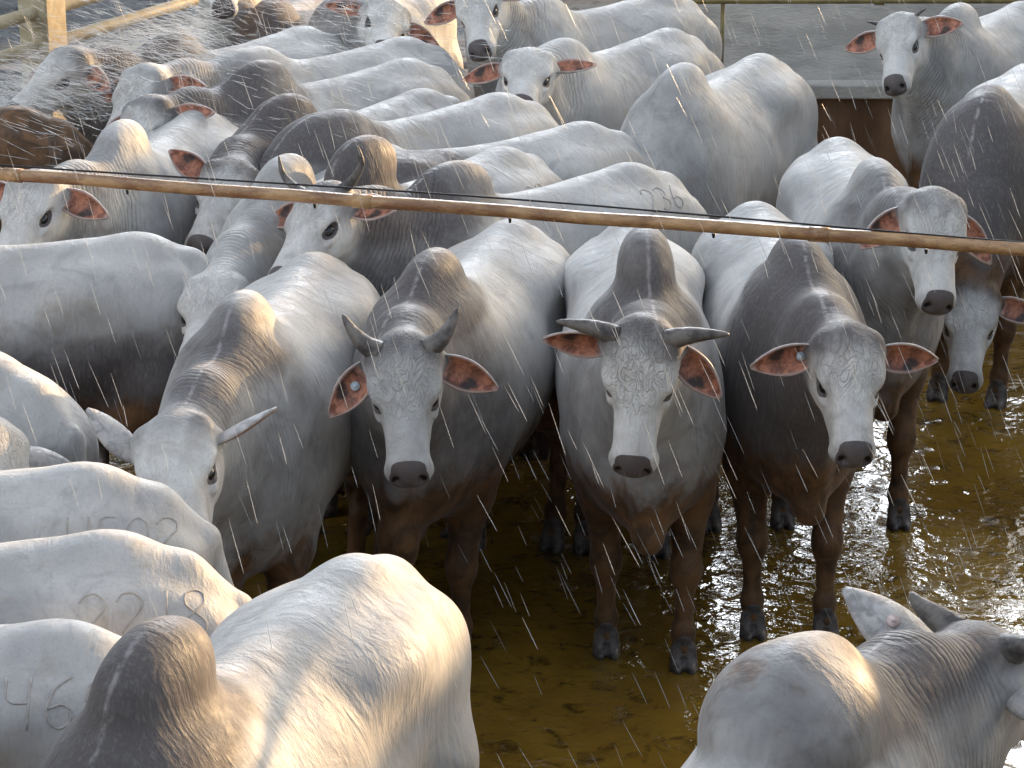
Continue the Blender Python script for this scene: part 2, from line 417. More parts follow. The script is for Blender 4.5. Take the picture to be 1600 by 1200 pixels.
# unseen wall added on the right; stepped heights set which animals the sun reaches
wl = bpy.data.objects.new('shade_wall', None); COL.objects.link(wl); wl.location = (7.5, 8, 0)
tag(wl, 'unseen stepped block wall added on the right to shade the pen', 'wall')
wp = simple('wall_plaster', (.36, .34, .31), .8, (.26, .24, .21), 2, .01); wc = simple('coping_concrete', (.32, .31, .29), .7, (.2, .19, .18), 5, .01)
for a, b, hz in ((-22, 4.6, 3.1), (4.603, 7.5, 2.9), (7.503, 11., 3.3), (11.003, 15.5, 3.55)):
    MB().box((0, a, 0), (.2, b, hz-.08)).build('wall_section', wp, wl)
    MB().box((-.05, a, hz-.078), (.25, b, hz)).build('coping', wc, wl, bevel=.015)
bn = bpy.data.objects.new('shade_barn', None); COL.objects.link(bn); bn.location = (0, -6, 0)  # unseen dark barn added to block low light from the near side and left
tag(bn, 'dark timber barn added behind the viewer to dim the near side of the herd', 'barn')
bw_ = simple('shade_barn_boards', (.075, .06, .045), .85, (.04, .032, .025), 3, .01, stretch=(3, 1, .3))
MB().box((-13, -.25, 0), (5, 0, 5.5)).build('wall', bw_, bn); MB().box((-13.4, -5, 5.503), (5.4, .9, 5.7)).build('roof', bw_, bn)
MB().box((-13, 0.003, 0), (-12.75, 16, 4.5)).build('wall', bw_, bn)
sh = bpy.data.objects.new('reflection_shed', None); COL.objects.link(sh); sh.location = (-9.5, 27, 0)  # unseen shed added so the farther water mirrors something dark
tag(sh, 'dark open shed added far behind the feed trough to darken water reflections', 'shed')
dk_ = simple('reflection_shed_boards', (.06, .05, .04), .8, (.035, .03, .025), 3, .01, stretch=(3, 1, .3))
MB().box((-15.5, 5, 0), (15.5, 5.2, 4.6)).build('wall', dk_, sh)
V_ = [(-16, -1, 5.0), (16, -1, 5.0), (16, 6, 5.9), (-16, 6, 5.9), (-16, -1, 5.12), (16, -1, 5.12), (16, 6, 6.02), (-16, 6, 6.02)]
mesh_obj('roof', V_, [(0,3,2,1),(4,5,6,7),(0,1,5,4),(1,2,6,5),(2,3,7,6),(3,0,4,7)], dk_, sh, smooth=False)
for xx in (-15, -10, -5, 0, 5, 10, 15):
    MB().box((xx-.12, -.6, 0), (xx+.12, -.36, 4.98)).build('post', dk_, sh)

# falling water
def drops():
    V = []; F = []; r = random.Random(3)
    def drop(p, dv, L, rad):
        p = Vector(p); dv = Vector(dv).normalized(); a = dv.cross(Vector((0, 1, .2))).normalized(); b = dv.cross(a); o = len(V)
        for t, q in ((0, .15), (.25, .7), (.7, 1.), (.92, .7), (1., .1)):
            for j in range(5):
                th = j*2*math.pi/5; V.append(tuple(p+dv*L*t+(a*math.cos(th)+b*math.sin(th))*rad*q))
        for i in range(4):
            for j in range(5): F.append((o+i*5+j, o+i*5+(j+1) % 5, o+i*5+5+(j+1) % 5, o+i*5+5+j))
    for i in range(2300):
        y = r.uniform(5.5, 16); x = r.uniform(-.23, .23)*y; z = r.uniform(.1, 2.3)
        k = .42 if x > -.3 else .25
        if y < 7.5 and r.random() < .6: continue
        drop((x, y, z), (k+r.gauss(0, .06), r.gauss(0, .05), -1), r.uniform(.07, .17), r.uniform(.0006, .0012))
    for i in range(1300):        # spray thrown sideways at the left
        y = r.uniform(11.5, 15.); x = -.20*y+r.uniform(0, .145*y); z = r.uniform(1.25, 1.95)
        drop((x, y, z), (1, r.gauss(0, .2), -.35+r.gauss(0, .22)), r.uniform(.03, .12), r.uniform(.0007, .0015))
    for i in range(2400):       # dense fan of spray over the far left corner
        t = r.random()**.8; y = 13.0+.9*t+r.gauss(0, .35); x = -.215*y+t*.09*y+r.gauss(0, .05); z = 1.40+.27*t*r.random()+r.gauss(0, .07)
        drop((x, y, z), (1, r.gauss(0, .15), -.28+r.gauss(0, .30)), r.uniform(.06, .22), r.uniform(.0007, .0016))
    for i in range(240):        # fast spray by the two heads at the back
        y = r.uniform(13.5, 14.6); x = r.uniform(-1.4, -.1); z = r.uniform(1.3, 1.85)
        drop((x, y, z), (1, r.gauss(0, .1), -.06+r.gauss(0, .04)), r.uniform(.06, .16), r.uniform(.0009, .0016))
    return V, F
V, F = drops()
k = NT('falling_water'); k.b.inputs['Base Color'].default_value = (.92, .92, .90, 1); k.b.inputs['Roughness'].default_value = .15
k.b.inputs['Transmission Weight'].default_value = .35; k.b.inputs['IOR'].default_value = 1.33; k.b.inputs['Alpha'].default_value = .75
dm = k.m
fw = mesh_obj('falling_water', V, np.array(F), dm)
tag(fw, 'fine slanting drops of water falling over the herd', 'water drops', kind='stuff')

# ------------------------------------------------------------------ cattle
def lerp(a, b, t): return np.asarray(a)*(1-t)+np.asarray(b)*t
def unit(v): v = np.asarray(v, float); return v/np.linalg.norm(v)

HOOF = None
def hoof_mesh():
    global HOOF
    s = Sdf()
    for sy in (-1, 1):
        s.cone((.012, sy*.024, .085), (.035, sy*.027, .022), .026, .029, .01)
        s.ell((.045, sy*.026, .022), (.048, .0235, .026), .012)
        s.cone((-.05, sy*.022, .10), (-.06, sy*.024, .085), .014, .010, .01)
    s.cone((0, 0, .13), (.005, 0, .09), .038, .036, .02)
    V, F = s.mesh(.006); V[:, 2] = np.maximum(V[:, 2], 0)
    o = mesh_obj('hoof', V, F, M['hoof']); HOOF = o.data; bpy.data.objects.remove(o)

def ear_mesh(L=.245, W=.046):
    nu, nv = 16, 11; V = []; inner = []; edge = []
    def pt(u, a, off):
        wd = W*(math.sin(math.pi*min(1, u*.985+.0))**.85) + .024*(1-u)**1.5 + .001
        cup = 1.35-.55*u                                  # half angle of the cupped section
        th = a*cup
        R = wd/math.sin(min(cup, 1.5)) if cup > .05 else wd
        y = (R+off)*math.sin(th); z = R - (R+off)*math.cos(th)
        x = u*L
        return (x, y, z*.8 - .03*math.sin(u*1.6))
    for side, off in ((1, 0.), (0, .0055)):
        for i in range(nu):
            for j in range(nv):
                u = i/(nu-1); a = -1+2*j/(nv-1); V.append(pt(u, a, off if side == 0 else 0))
                if side == 1: V[-1] = (V[-1][0], V[-1][1], V[-1][2]+.0055)
                inner.append(side*min(1, max(0, (u-.12)/.10)) if True else 0); edge.append(max(abs(a), u**3))
    F = []
    o = nu*nv
    for i in range(nu-1):
        for j in range(nv-1):
            a, b, c, d = i*nv+j, i*nv+j+1, (i+1)*nv+j+1, (i+1)*nv+j
            F.append((a, d, c, b)); F.append((o+a, o+b, o+c, o+d))
    for i in range(nu-1):
        for j in (0, nv-1):
            a, d = i*nv+j, (i+1)*nv+j
            F.append((a, o+a, o+d, d) if j == 0 else (a, d, o+d, o+a))
    for i in (0, nu-1):
        for j in range(nv-1):
            a, b = i*nv+j, i*nv+j+1
            F.append((a, b, o+b, o+a) if i == 0 else (a, o+a, o+b, b))
    return V, F, dict(inner=np.array(inner, float), edge=np.array(edge, float))

DIG = {'0': [[(0,.5),(.05,.85),(.3,1),(.55,.85),(.6,.5),(.55,.15),(.3,0),(.05,.15),(0,.5)]],
 '1': [[(.3,1),(.3,0)]], '2': [[(0,.8),(.12,.97),(.35,1),(.55,.85),(.55,.65),(.3,.38),(0,.02),(.6,0)]],
 '3': [[(0,.9),(.3,1),(.55,.82),(.5,.6),(.22,.52),(.55,.42),(.6,.18),(.3,0),(0,.1)]],
 '4': [[(.0,1),(.02,.62),(.2,.5),(.5,.52)],[(.5,1),(.48,0)]],
 '5': [[(.5,1),(.08,1),(.02,.58),(.3,.6),(.55,.45),(.52,.12),(.25,0),(0,.1)]],
 '6': [[(.5,1),(.2,.8),(.03,.45),(.08,.12),(.3,0),(.52,.12),(.55,.35),(.35,.5),(.08,.4)]],
 '8': [[(.3,.52),(.06,.7),(.1,.93),(.3,1),(.5,.93),(.54,.7),(.3,.52),(.02,.3),(.08,.06),(.3,0),(.54,.06),(.58,.3),(.3,.52)]],
 'U': [[(0,1),(.02,.3),(.15,.02),(.45,.05),(.55,.3),(.58,1)]]}

MUZ_ALL = {}
def cattle(name, label, cat, group, x, y, hd, s=1., hh=1.65, poll=None, m=None, up=None, h=.013, dark=.6, hdark=.8, mud=.5, head=True,
           ears=None, horns=None, brand=None, bend=0., girth=1., fold=.5, step=0, tags=None, feet=True, hump_w=1., fade=1., curl=1., roll=0., eyes=True, hx=0., legs=None, ball=False, tone=0., lobe=0., flank=0., face=.75, nk=1., dew=False):
    root = bpy.data.objects.new(name, None); COL.objects.link(root)
    root.empty_display_size = .3; root.location = (x, y, 0); root.rotation_euler = (0, 0, math.radians(hd)); root.scale = (s, s, s)
    tag(root, label, cat, group)
    if HOOF is None: hoof_mesh()
    g = girth
    B = Sdf()
    # --- trunk
    B.ell((0, 0, 1.02), (.74, .325*g, .41), .1)
    B.ell((.34, 0, 1.02), (.42, .285*g, .44), .1)
    B.ell((.46, .125*g, 1.10), (.23, .13, .36), .12, sym=True)
    B.ell((.60, 0, .93), (.24, .22*g, .31), .1)
    B.ell((.72, 0, .84), (.13, .12, .17), .1)
    B.ell((-.50, 0, 1.15), (.46, .275*g, .305), .1)
    B.ell((-.70, .13*g, 1.02), (.25, .125, .34), .1, sym=True)
    B.ell((-.40, .19*g, 1.305), (.12, .07, .05), .18, sym=True)
    B.ell((-.86, .10, 1.17), (.08, .06, .08), .12, sym=True)
    B.cone((-.58, 0, 1.405), (-.80, 0, 1.345), .06, .055, .10); B.cone((-.80, 0, 1.345), (-.955, 0, 1.215), .055, .05, .07)
    B.cone((-.62, 0, 1.40), (.40, 0, 1.34), .055, .07, .12)
    B.ell((-.33, 0, .78), (.30, .17*g, .10), .14)
    B.cone((.02, 0, .60), (-.12, 0, .50), .055, .028, .07)           # sheath fold
    B.ell((-.30, .375*g, 1.16), (.12, .06, .09), .12, sub=True, sym=True)  # flank hollow
    # --- hump
    hw = hump_w
    X = hx+.42
    if hh > 1.5:
        B.ell((X+.02, 0, 1.37), (.27, .135*hw, .17), .12)
        B.ell((X, 0, 1.36+(hh-1.36)*.45), (.20, .112*hw, (hh-1.36)*.55), .05)
        B.ell((X-.055, 0, hh-.125), (.165, .095*hw, .125), .03)
        if ball: B.ell((X-.06, 0, hh-.205), (.235, .205, .205), .02)
    # --- head frame
    if poll is None: poll = (1.16, 0, 1.0)
    if m is None: m = (.25, 0, -.43)
    hq = random.Random(label); hwid = hq.uniform(.95, 1.09); hlen = hq.uniform(.96, 1.05)
    poll = np.array(poll, float); m = unit(m)
    if up is None: up = np.array([.75*unit([poll[0]-.6, poll[1], 0])[0], .75*unit([poll[0]-.6, poll[1], 0])[1], 1.])
    u = np.array(up, float); u = unit(u-m*(u@m)); sd = np.cross(u, m)
    if roll:
        r_ = math.radians(roll); u, sd = u*math.cos(r_)+sd*math.sin(r_), sd*math.cos(r_)-u*math.sin(r_)
    HR = np.stack([m, sd, u])                                        # rows: head axes in body frame
    hp = lambda a, b, c: poll+m*a*hlen+sd*b*hwid+u*c
    # --- neck
    U0, U2 = np.array([.56, 0, 1.33]), hp(.05, 0, -.085)
    L0, L2 = np.array([.66, 0, 1.00]), hp(.14, 0, -.165)
    drop = max(0, 1.45-poll[2])
    U1 = lerp(U0, U2, .5)+np.array([0, 0, .035]); L1 = lerp(L0, L2, .52)+np.array([-.02, 0, -.02])
    q_ = np.array([1, .35, 1]); U1 = np.array([U1[0], U2[1]*.36, U1[2]]); L1 = np.array([L1[0], L2[1]*.36, L1[2]])
    B.cone(U0, U1, .145*nk, .105*nk, .12); B.cone(U1, U2, .105*nk, .085, .10)
    B.cone(L0, L1, .20*nk, .125*nk, .12); B.cone(L1, L2, .125*nk, .075, .09)
    M0, M1, M2 = lerp(U0, L0, .5), lerp(U1, L1, .5), lerp(U2, L2, .5)
    B.cone(M0, M1, .205*nk, .135*nk, .12); B.cone(M1, M2, .135*nk, .09, .10)
    # dewlap: a hanging sheet of skin
    J = hp(.20, 0, -.19); K = lerp(L1, [.80, 0, .78], .5)+np.array([.03, 0, -.12]); Q = np.array([.83, 0, .655]); Z = np.array([.62, 0, .575])
    if dew: B.cone((.98, poll[1]*.4, 1.16), (.90, 0, .86), .15, .17, .12); B.cone(lerp(J, (.98, 0, 1.0), .2), (1.02, poll[1]*.5, .92), .05, .10, .12)
    if lobe: B.ell((.82, .0, .60), (.08, .075, .12), .06)
    B.cone(J, K, .028, .033, .05); B.cone(K, Q, .033, .04, .06); B.cone(Q, Z, .045, .035, .07)
    B.cone(lerp(J, L1, .5), lerp(K, L1, .55), .04, .05, .07); B.cone(lerp(K, L1, .5), lerp(Q, [.7, 0, .85], .5), .05, .07, .07)
    # --- legs
    feet_pos = []
    rr = random.Random(name+str(x))
    lj = legs or [rr.uniform(-.10, .12) for _ in range(4)]
    for i, (fx, sg) in enumerate(((1, 1), (1, -1), (-1, 1), (-1, -1))):
        j = lj[i]; sp_ = rr.uniform(-.02, .03)
        if fx > 0:
            P0 = (.44, sg*.17*g, .92); P1 = (.42+.2*j, sg*(.155+sp_), .68); P2 = (.46+.7*j, sg*(.14+sp_), .40); P3 = (.45+j, sg*(.135+sp_), .15); P4 = (.475+j, sg*(.135+sp_), .09)
            B.cone(P0, P1, .12, .088, .09); B.cone(P1, P2, .082, .050, .05); B.ell(P2, (.058, .056, .075), .04)
            B.cone(P2, P3, .042, .034, .04); B.ell(P3, (.046, .042, .05), .03); B.cone(P3, P4, .036, .040, .03)
        else:
            P0 = (-.66, sg*.16*g, .88); P1 = (-.56+.3*j, sg*.185, .74); P2 = (-.80+.7*j, sg*(.15+sp_), .50); P3 = (-.74+j, sg*(.145+sp_), .16); P4 = (-.71+j, sg*(.145+sp_), .09)
            B.cone(P0, P1, .17, .12, .10); B.cone(P1, P2, .115, .052, .07); B.ell((P2[0]-.02, P2[1], P2[2]+.02), (.06, .042, .075), .04)
            B.cone(P2, P3, .043, .036, .04); B.ell(P3, (.046, .042, .05), .03); B.cone(P3, P4, .036, .040, .03)
        feet_pos.append((P4[0]-.005, P4[1]))
    # --- tail
    B.cone((-.78, 0, 1.375), (-.965, 0, 1.235), .042, .042, .02); B.cone((-.965, 0, 1.235), (-1.015, .0, 1.05), .044, .036, .02); B.cone((-1.005, 0, 1.05), (-1.0, .02, .80), .036, .024, .02)
    B.cone((-1.0, .02, .80), (-.97, .04, .55), .022, .020, .02); B.ell((-.96, .045, .44), (.035, .035, .13), .03)
    # --- head (one surface with the neck)
    H = lambda c, r, k=.05, **kw: B.ell(hp(*c), (r[0]*hlen, r[1]*hwid, r[2]), k, rot=HR, **kw)
    H((.080, 0, -.095), (.125, .120, .10), .06)
    H((.13, 0, -.055), (.155, .116, .052), .045)
    B.cone(hp(.14, 0, -.11), hp(.43, 0, -.102), .088, .064, .05)
    H((.30, 0, -.062), (.17, .048, .030), .05)
    H((.452, 0, -.110), (.060, .086, .058), .025)
    H((.488, 0, -.100), (.030, .066, .042), .015)
    H((.44, 0, -.152), (.060, .058, .032), .025)
    for q in (-1, 1):
        B.cone(hp(.12, q*.052, -.17), hp(.40, q*.018, -.145), .062, .036, .05)
        H((.15, q*.070, -.155), (.085, .036, .065), .05)
        H((.165, q*.100, -.050), (.055, .024, .022), .028)           # brow
        H((.205, q*.122, -.080), (.040, .030, .026), .016, sub=True)   # eye socket
        H((.225, q*.096, -.112), (.045, .014, .012), .02)            # lower lid
        H((.05, q*.088, -.050), (.05, .04, .045), .04)               # horn / poll boss
        B.cone(hp(.055, q*.090, -.105), hp(.05, q*.125, -.108), .038, .030, .03)
        H((.512, q*.043, -.080), (.032, .019, .022), .008, sub=True)   # nostril
        B.cone(hp(.30, q*.045, -.080), hp(.44, q*.05, -.075), .022, .018, .03)
    H((.487, 0, -.140), (.03, .055, .006), .01, sub=True)              # mouth line
    V, F = B.mesh(h)
    # light smoothing
    e0 = np.concatenate([F[:, 0], F[:, 1], F[:, 2], F[:, 3]]); e1 = np.concatenate([F[:, 1], F[:, 2], F[:, 3], F[:, 0]])
    for lam in (.5, -.52):
        acc = np.zeros_like(V); cnt = np.bincount(e0, minlength=len(V))+np.bincount(e1, minlength=len(V))
        for a in range(3): acc[:, a] = np.bincount(e0, V[e1, a], len(V))+np.bincount(e1, V[e0, a], len(V))
        V = V+lam*(acc/cnt[:, None]-V)
    rest = V.copy()
    hc = (V-poll)@HR.T/np.array([hlen, hwid, 1])
    sm = lambda a, lo, hi: (lambda t: t*t*(3-2*t))(np.clip((a-lo)/(hi-lo), 0, 1))
    X, Y, Zz = V.T
    inhead = sm(-np.linalg.norm((hc-np.array([.24, 0, -.11]))/np.array([1, .6, .6]), axis=1), -.36, -.22)
    # masks
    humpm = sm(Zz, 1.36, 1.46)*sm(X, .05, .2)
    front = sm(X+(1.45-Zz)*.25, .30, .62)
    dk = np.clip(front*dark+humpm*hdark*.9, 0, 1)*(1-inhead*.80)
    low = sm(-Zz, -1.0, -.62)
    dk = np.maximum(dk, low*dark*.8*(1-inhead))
    dk = np.maximum(dk, flank*sm(-Zz, -1.32, -.95)*(1-inhead))  # lower-side shade painted into the coat along with its darker grey
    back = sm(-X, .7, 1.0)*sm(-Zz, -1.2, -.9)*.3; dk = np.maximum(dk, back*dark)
    mu = np.maximum(sm(-Zz, -1.16, -.56)*1.02*(.45+mud*.75), sm(-Zz, -.55, -.3)*.95)*(1-inhead)
    mz = np.maximum(sm(hc[:, 0]-.30*np.maximum(-.085-hc[:, 2], 0)+.55*np.clip(hc[:, 2]+.07, -.03, .05), .462, .484)*sm(-np.abs(hc[:, 1]), -.076, -.064)*sm(hc[:, 2], -.145, -.132)*(hc[:, 0] < .6), 0)
    mz = np.maximum(mz, sm(hc[:, 0]+.8*np.clip(hc[:, 2]+.06, -.1, .02), .447, .468)*sm(-np.abs(hc[:, 1]), -.070, -.052)*sm(hc[:, 2], -.15, -.135)*(hc[:, 0] < .6))
    ey = np.linalg.norm((hc-np.array([.205, 0, -.082]))*np.array([.75, 0, 1.2])+np.array([0, .8, 0])*(np.abs(hc[:, 1])-.095)[:, None], axis=1)
    mz = np.maximum(mz, sm(-ey, -.046, -.028)*.7)
    ns = np.linalg.norm((hc-np.array([.500, 0, -.082]))*np.array([.8, 0, 1.1])+np.array([0, 1, 0])*(np.abs(hc[:, 1])-.046)[:, None], axis=1)
    mz = np.maximum(mz, 2*sm(-ns, -.026, -.012))
    tail = (X < -.9)*sm(-Zz, -.62, -.52)
    mz = np.maximum(mz, tail*.9)
    mu = np.maximum(mu, tone)
    # folds along neck
    ax = U2-U0; nt_ = ((V-U0)@ax)/(ax@ax); nd = np.linalg.norm(V-(U0+np.clip(nt_, 0, 1)[:, None]*ax), axis=1)
    nm = sm(nt_, .02, .2)*sm(-nt_, -.98, -.8)*(1-inhead)*sm(-nd, -.6, -.3)
    foldt = nt_*np.linalg.norm(ax)
    fl = nm*fold
    curl_ = sm(-np.linalg.norm((hc-np.array([.13, 0, -.02]))*np.array([.75, 1, 1]), axis=1), -.17, -.07)*curl+inhead*.04
    line = sm(X, .40, .52)*sm(Zz, 1.28, 1.40)*(1-inhead)
    if bend:
        pass
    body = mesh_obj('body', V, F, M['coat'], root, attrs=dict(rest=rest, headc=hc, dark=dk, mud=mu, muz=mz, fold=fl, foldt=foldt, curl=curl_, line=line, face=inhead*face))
    def place(o, pos, R):          # R columns = local axes in body frame
        Mx = Matrix(((R[0][0], R[1][0], R[2][0], pos[0]), (R[0][1], R[1][1], R[2][1], pos[1]), (R[0][2], R[1][2], R[2][2], pos[2]), (0, 0, 0, 1)))
        o.parent = root; o.matrix_parent_inverse = Matrix.Identity(4); o.matrix_basis = Mx
    if feet:
        for fx_, fy_ in feet_pos:
            o = bpy.data.objects.new('hoof', HOOF); COL.objects.link(o); o.parent = root; o.location = (fx_, fy_, .0)
    if head:
        if eyes:
            for q in (-1, 1):
                Ve = []; Fe = []
                n1, n2 = 14, 9
                for i in range(n2):
                    for j in range(n1):
                        a = math.pi*(i+.5)/n2; b = 2*math.pi*j/n1
                        Ve.append((math.cos(a)*.029, math.sin(a)*math.cos(b)*.024, math.sin(a)*math.sin(b)*.023))
                for i in range(n2-1):
                    for j in range(n1): Fe.append((i*n1+j, (i+1)*n1+j, (i+1)*n1+(j+1) % n1, i*n1+(j+1) % n1))
                Fe.append(tuple(range(n1))); Fe.append(tuple(reversed(range((n2-1)*n1, n2*n1))))
                o = mesh_obj('eye', Ve, Fe, M['eye']); place(o, hp(.205, q*.087, -.082), (m, sd, u))
        for q, es in zip((1, -1), (ears or [(.0, .0), (.0, .0)])):
            if es is None: continue
            # es: (direction in head frame m,side,up ; opening direction)
            dm, du = es[0], es[1]; od = es[2] if len(es) > 2 else (1., -.1)
            d = unit(m*dm+sd*q*1.0+u*du)
            nrm = m*od[0]+u*od[1]; nrm = unit(nrm-d*(nrm@d)); bb = np.cross(nrm, d)
            Ve, Fe, at = ear_mesh(es[3], es[4]) if len(es) > 3 else ear_mesh()
            o = mesh_obj('ear', Ve, Fe, M['ear'], attrs=at); place(o, hp(.055, q*.105, -.108), (d, bb, nrm))
            if tags and tags.get(q):
                tgm, tx, tside = tags[q]
                mb = MB(); Vt, Ft = tube([(0, 0, -.003), (0, 0, .003)], [.017, .017], 16); mb.add(Vt, Ft)
                Vt, Ft = tube([(0, 0, .003), (0, 0, .007)], [.006, .005], 10); mb.add(Vt, Ft)
                t_ = mb.build('ear_tag', M[tgm], o, True)
                # find surface height of the ear mesh at (tx, 0)
                Va = np.array(Ve[:176] if tside > 0 else Ve[176:]); k_ = np.argmin((Va[:, 0]-tx)**2+(Va[:, 1])**2)
                t_.location = (tx, 0, Va[k_][2]+.006*tside)
                if tside < 0: t_.rotation_euler = (math.pi, 0, 0)
        if horns:
            for q, hs in zip((1, -1), horns):
                if hs is None: continue
                # list of (m, side, up) offsets from the horn root, base radius
                pts = [hp(.035, q*.082, -.030)]+[hp(.035+a, q*(.082+b), -.030+c) for a, b, c in hs[0]]
                # resample smooth
                P_ = [Vector(p) for p in pts]; out = []
                for i in range(len(P_)-1):
                    p0 = P_[max(i-1, 0)]; p1 = P_[i]; p2 = P_[i+1]; p3 = P_[min(i+2, len(P_)-1)]
                    for t in np.linspace(0, 1, 7)[:-1]:
                        out.append(.5*((2*p1)+(p2-p0)*t+(2*p0-5*p1+4*p2-p3)*t*t+(3*p1-p0-3*p2+p3)*t**3))
                out.append(P_[-1]); n_ = len(out)
                rad = [hs[1]*((1-(i/(n_-1)))**.75*.93+.07)*(1+.025*math.sin(i*2.1)) for i in range(n_)]
                Vh, Fh = tube(out, rad, 14); mesh_obj('horn', Vh, Fh, M['horn'], root)
    if brand:
        txt, bx, bz, bh, side = brand
        bv = BVHTree.FromPolygons([tuple(v) for v in V[:]], [tuple(int(i) for i in f) for f in F])
        mb = MB(); cx = bx
        for ch in txt:
            for st in DIG[ch]:
                pts = []
                for i in range(len(st)-1):
                    for t in np.linspace(0, 1, 6)[:-1]:
                        pts.append((st[i][0]*(1-t)+st[i+1][0]*t, st[i][1]*(1-t)+st[i+1][1]*t))
                pts.append(st[-1]); W = []
                for _ in range(3): pts = [pts[0]]+[((a[0]+2*b[0]+c[0])/4, (a[1]+2*b[1]+c[1])/4) for a, b, c in zip(pts, pts[1:], pts[2:])]+[pts[-1]]
                for a, b in pts:
                    xx = cx-side*a*bh*.85; zz = bz+(b-.5)*bh
                    # ray from outside, coming in from the side and above
                    o_ = Vector((xx, side*1.0, zz+.45)); dr = Vector((0, -side*1.0, -.45)).normalized()
                    hit, nr, _, _ = bv.ray_cast(o_, dr)
                    if hit is not None: W.append(hit+nr*.0005+Vector((rr.uniform(-.001, .001), 0, 0)))
                if len(W) > 3:
                    Vb, Fb = tube(W, [.0032]*len(W), 6); mb.add(Vb, Fb)
            cx -= side*bh*.85*(.62 if ch == '1' else .82)
        if mb.V: mb.build('brand_number', M['brand'], root, True)
    return root

# positions on the pen floor (metres), heading, size and head pose of every animal
T = {
 'A1': dict(x=-0.898, y=9.154, hd=-100.7, s=1.0, hh=1.62, poll=(1.178, -0.025, 1.43), m=(0.398, 0.167, -0.251)),
 'A2': dict(x=-0.184, y=9.673, hd=-107.2, s=1.0, hh=1.63, poll=(1.126, 0.137, 1.52), m=(0.268, 0.112, -0.406)),
 'A3': dict(x=0.497, y=9.648, hd=-89.4, s=1.0, hh=1.73, poll=(1.11, -0.054, 1.568), m=(0.177, -0.043, -0.473)),
 'A4': dict(x=1.08, y=9.94, hd=-86.0, s=1.0, hh=1.62, poll=(1.152, 0.06, 1.487), m=(0.327, -0.014, -0.377)),
 'A5': dict(x=1.556, y=11.133, hd=-87.9, s=1.0, hh=1.63, poll=(1.022, 0.147, 1.65), m=(0.33, -0.018, -0.376)),
 'A6': dict(x=2.496, y=12.742, hd=-111.9, s=1.02, hh=1.57, poll=(1.042, 0.103, 0.784), m=(0.342, 0.059, -0.359)),
 'A7': dict(x=2.749, y=14.803, hd=-122.5, s=1.0, hh=1.63, poll=(1.022, -0.104, 1.662), m=(0.384, 0.151, -0.283)),
 'A8': dict(x=1.035, y=12.946, hd=-118, s=1.03, hh=1.62),
 'A9': dict(x=0.514, y=13.986, hd=-129.2, s=1.0, hh=1.58, poll=(0.965, 0.243, 1.654), m=(0.402, 0.258, -0.149)),
 'A10': dict(x=0.458, y=15.075, hd=-137.7, s=1.02, hh=1.58, poll=(0.929, 0.027, 1.738), m=(0.271, 0.314, -0.276)),
 'A11': dict(x=-0.838, y=15.625, hd=-106.8, s=1.02, hh=1.54, poll=(0.874, 0.414, 1.59), m=(0.461, 0.145, -0.131)),
 'A13': dict(x=-1.363, y=15.778, hd=-102.5, s=0.95, hh=1.58),
 'A12': dict(x=-1.739, y=16.282, hd=-88.5, s=1.0, hh=1.56, poll=(0.845, -0.037, 1.783), m=(0.439, 0.027, -0.235)),
 'B1': dict(x=-1.59, y=14.061, hd=-130.9, s=1.0, hh=1.6, poll=(1.062, -0.029, 1.626), m=(0.45, -0.006, -0.22)),
 'B2': dict(x=-1.064, y=13.643, hd=-139.9, s=1.02, hh=1.56, poll=(1.099, 0.056, 1.575), m=(0.363, 0.126, -0.321)),
 'B3': dict(x=-1.006, y=13.178, hd=-136.7, s=1.0, hh=1.62, poll=(1.118, 0.025, 1.552), m=(0.38, 0.185, -0.264)),
 'B4': dict(x=-0.839, y=12.352, hd=-129.7, s=1.0, hh=1.63, poll=(1.05, 0.319, 1.486), m=(0.391, 0.148, -0.276)),
 'B5': dict(x=-0.527, y=12.028, hd=-138.2, s=1.04, hh=1.55),
 'B6': dict(x=-0.405, y=11.064, hd=-127.0, s=1.0, hh=1.73),
 'B7': dict(x=0.059, y=10.863, hd=-141.9, s=1.0, hh=1.65, poll=(1.037, -0.033, 1.657), m=(0.389, 0.176, -0.26)),
 'B8': dict(x=-0.827, y=11.056, hd=-112.0, s=1.0, hh=1.66, poll=(1.192, 0.079, 1.369), m=(0.451, 0.138, -0.16)),
 'C1': dict(x=-1.686, y=11.779, hd=-103.5, s=1.0, hh=1.65, poll=(1.086, -0.129, 1.583), m=(0.422, -0.007, -0.268)),
 'D7': dict(x=-0.694, y=5.987, hd=-114.2, s=1.02, hh=1.64),
 'E1': dict(x=0.442, y=5.179, hd=54, s=1.05, hh=1.66),
 'D1': dict(x=-2.112, y=9.972, hd=187, s=1.0, hh=1.64),
 'D2': dict(x=-2.366, y=8.8, hd=150, s=1.0, hh=1.64),
 'D3': dict(x=-2.82, y=8.02, hd=0, s=0.97, hh=1.4, poll=(1.17, -0.06, 1.47), m=(0.1, -0.36, -0.3)),
 'D4': dict(x=-1.901, y=7.45, hd=183, s=0.97, hh=1.64),
 'D5': dict(x=-1.744, y=6.807, hd=187, s=0.98, hh=1.64),
 'D6': dict(x=-1.781, y=6.217, hd=182, s=0.98, hh=1.64),
 'B9': dict(x=-0.154, y=11.731, hd=-146, s=1.0, hh=1.3),
 'F1': dict(x=-3.05, y=12.55, hd=185, s=0.97, hh=1.6),
 'F2': dict(x=-2.947, y=13.226, hd=-120, s=1.0, hh=1.64),
 'F0': dict(x=-2.494, y=15.233, hd=-60, s=1.0, hh=1.64),
}

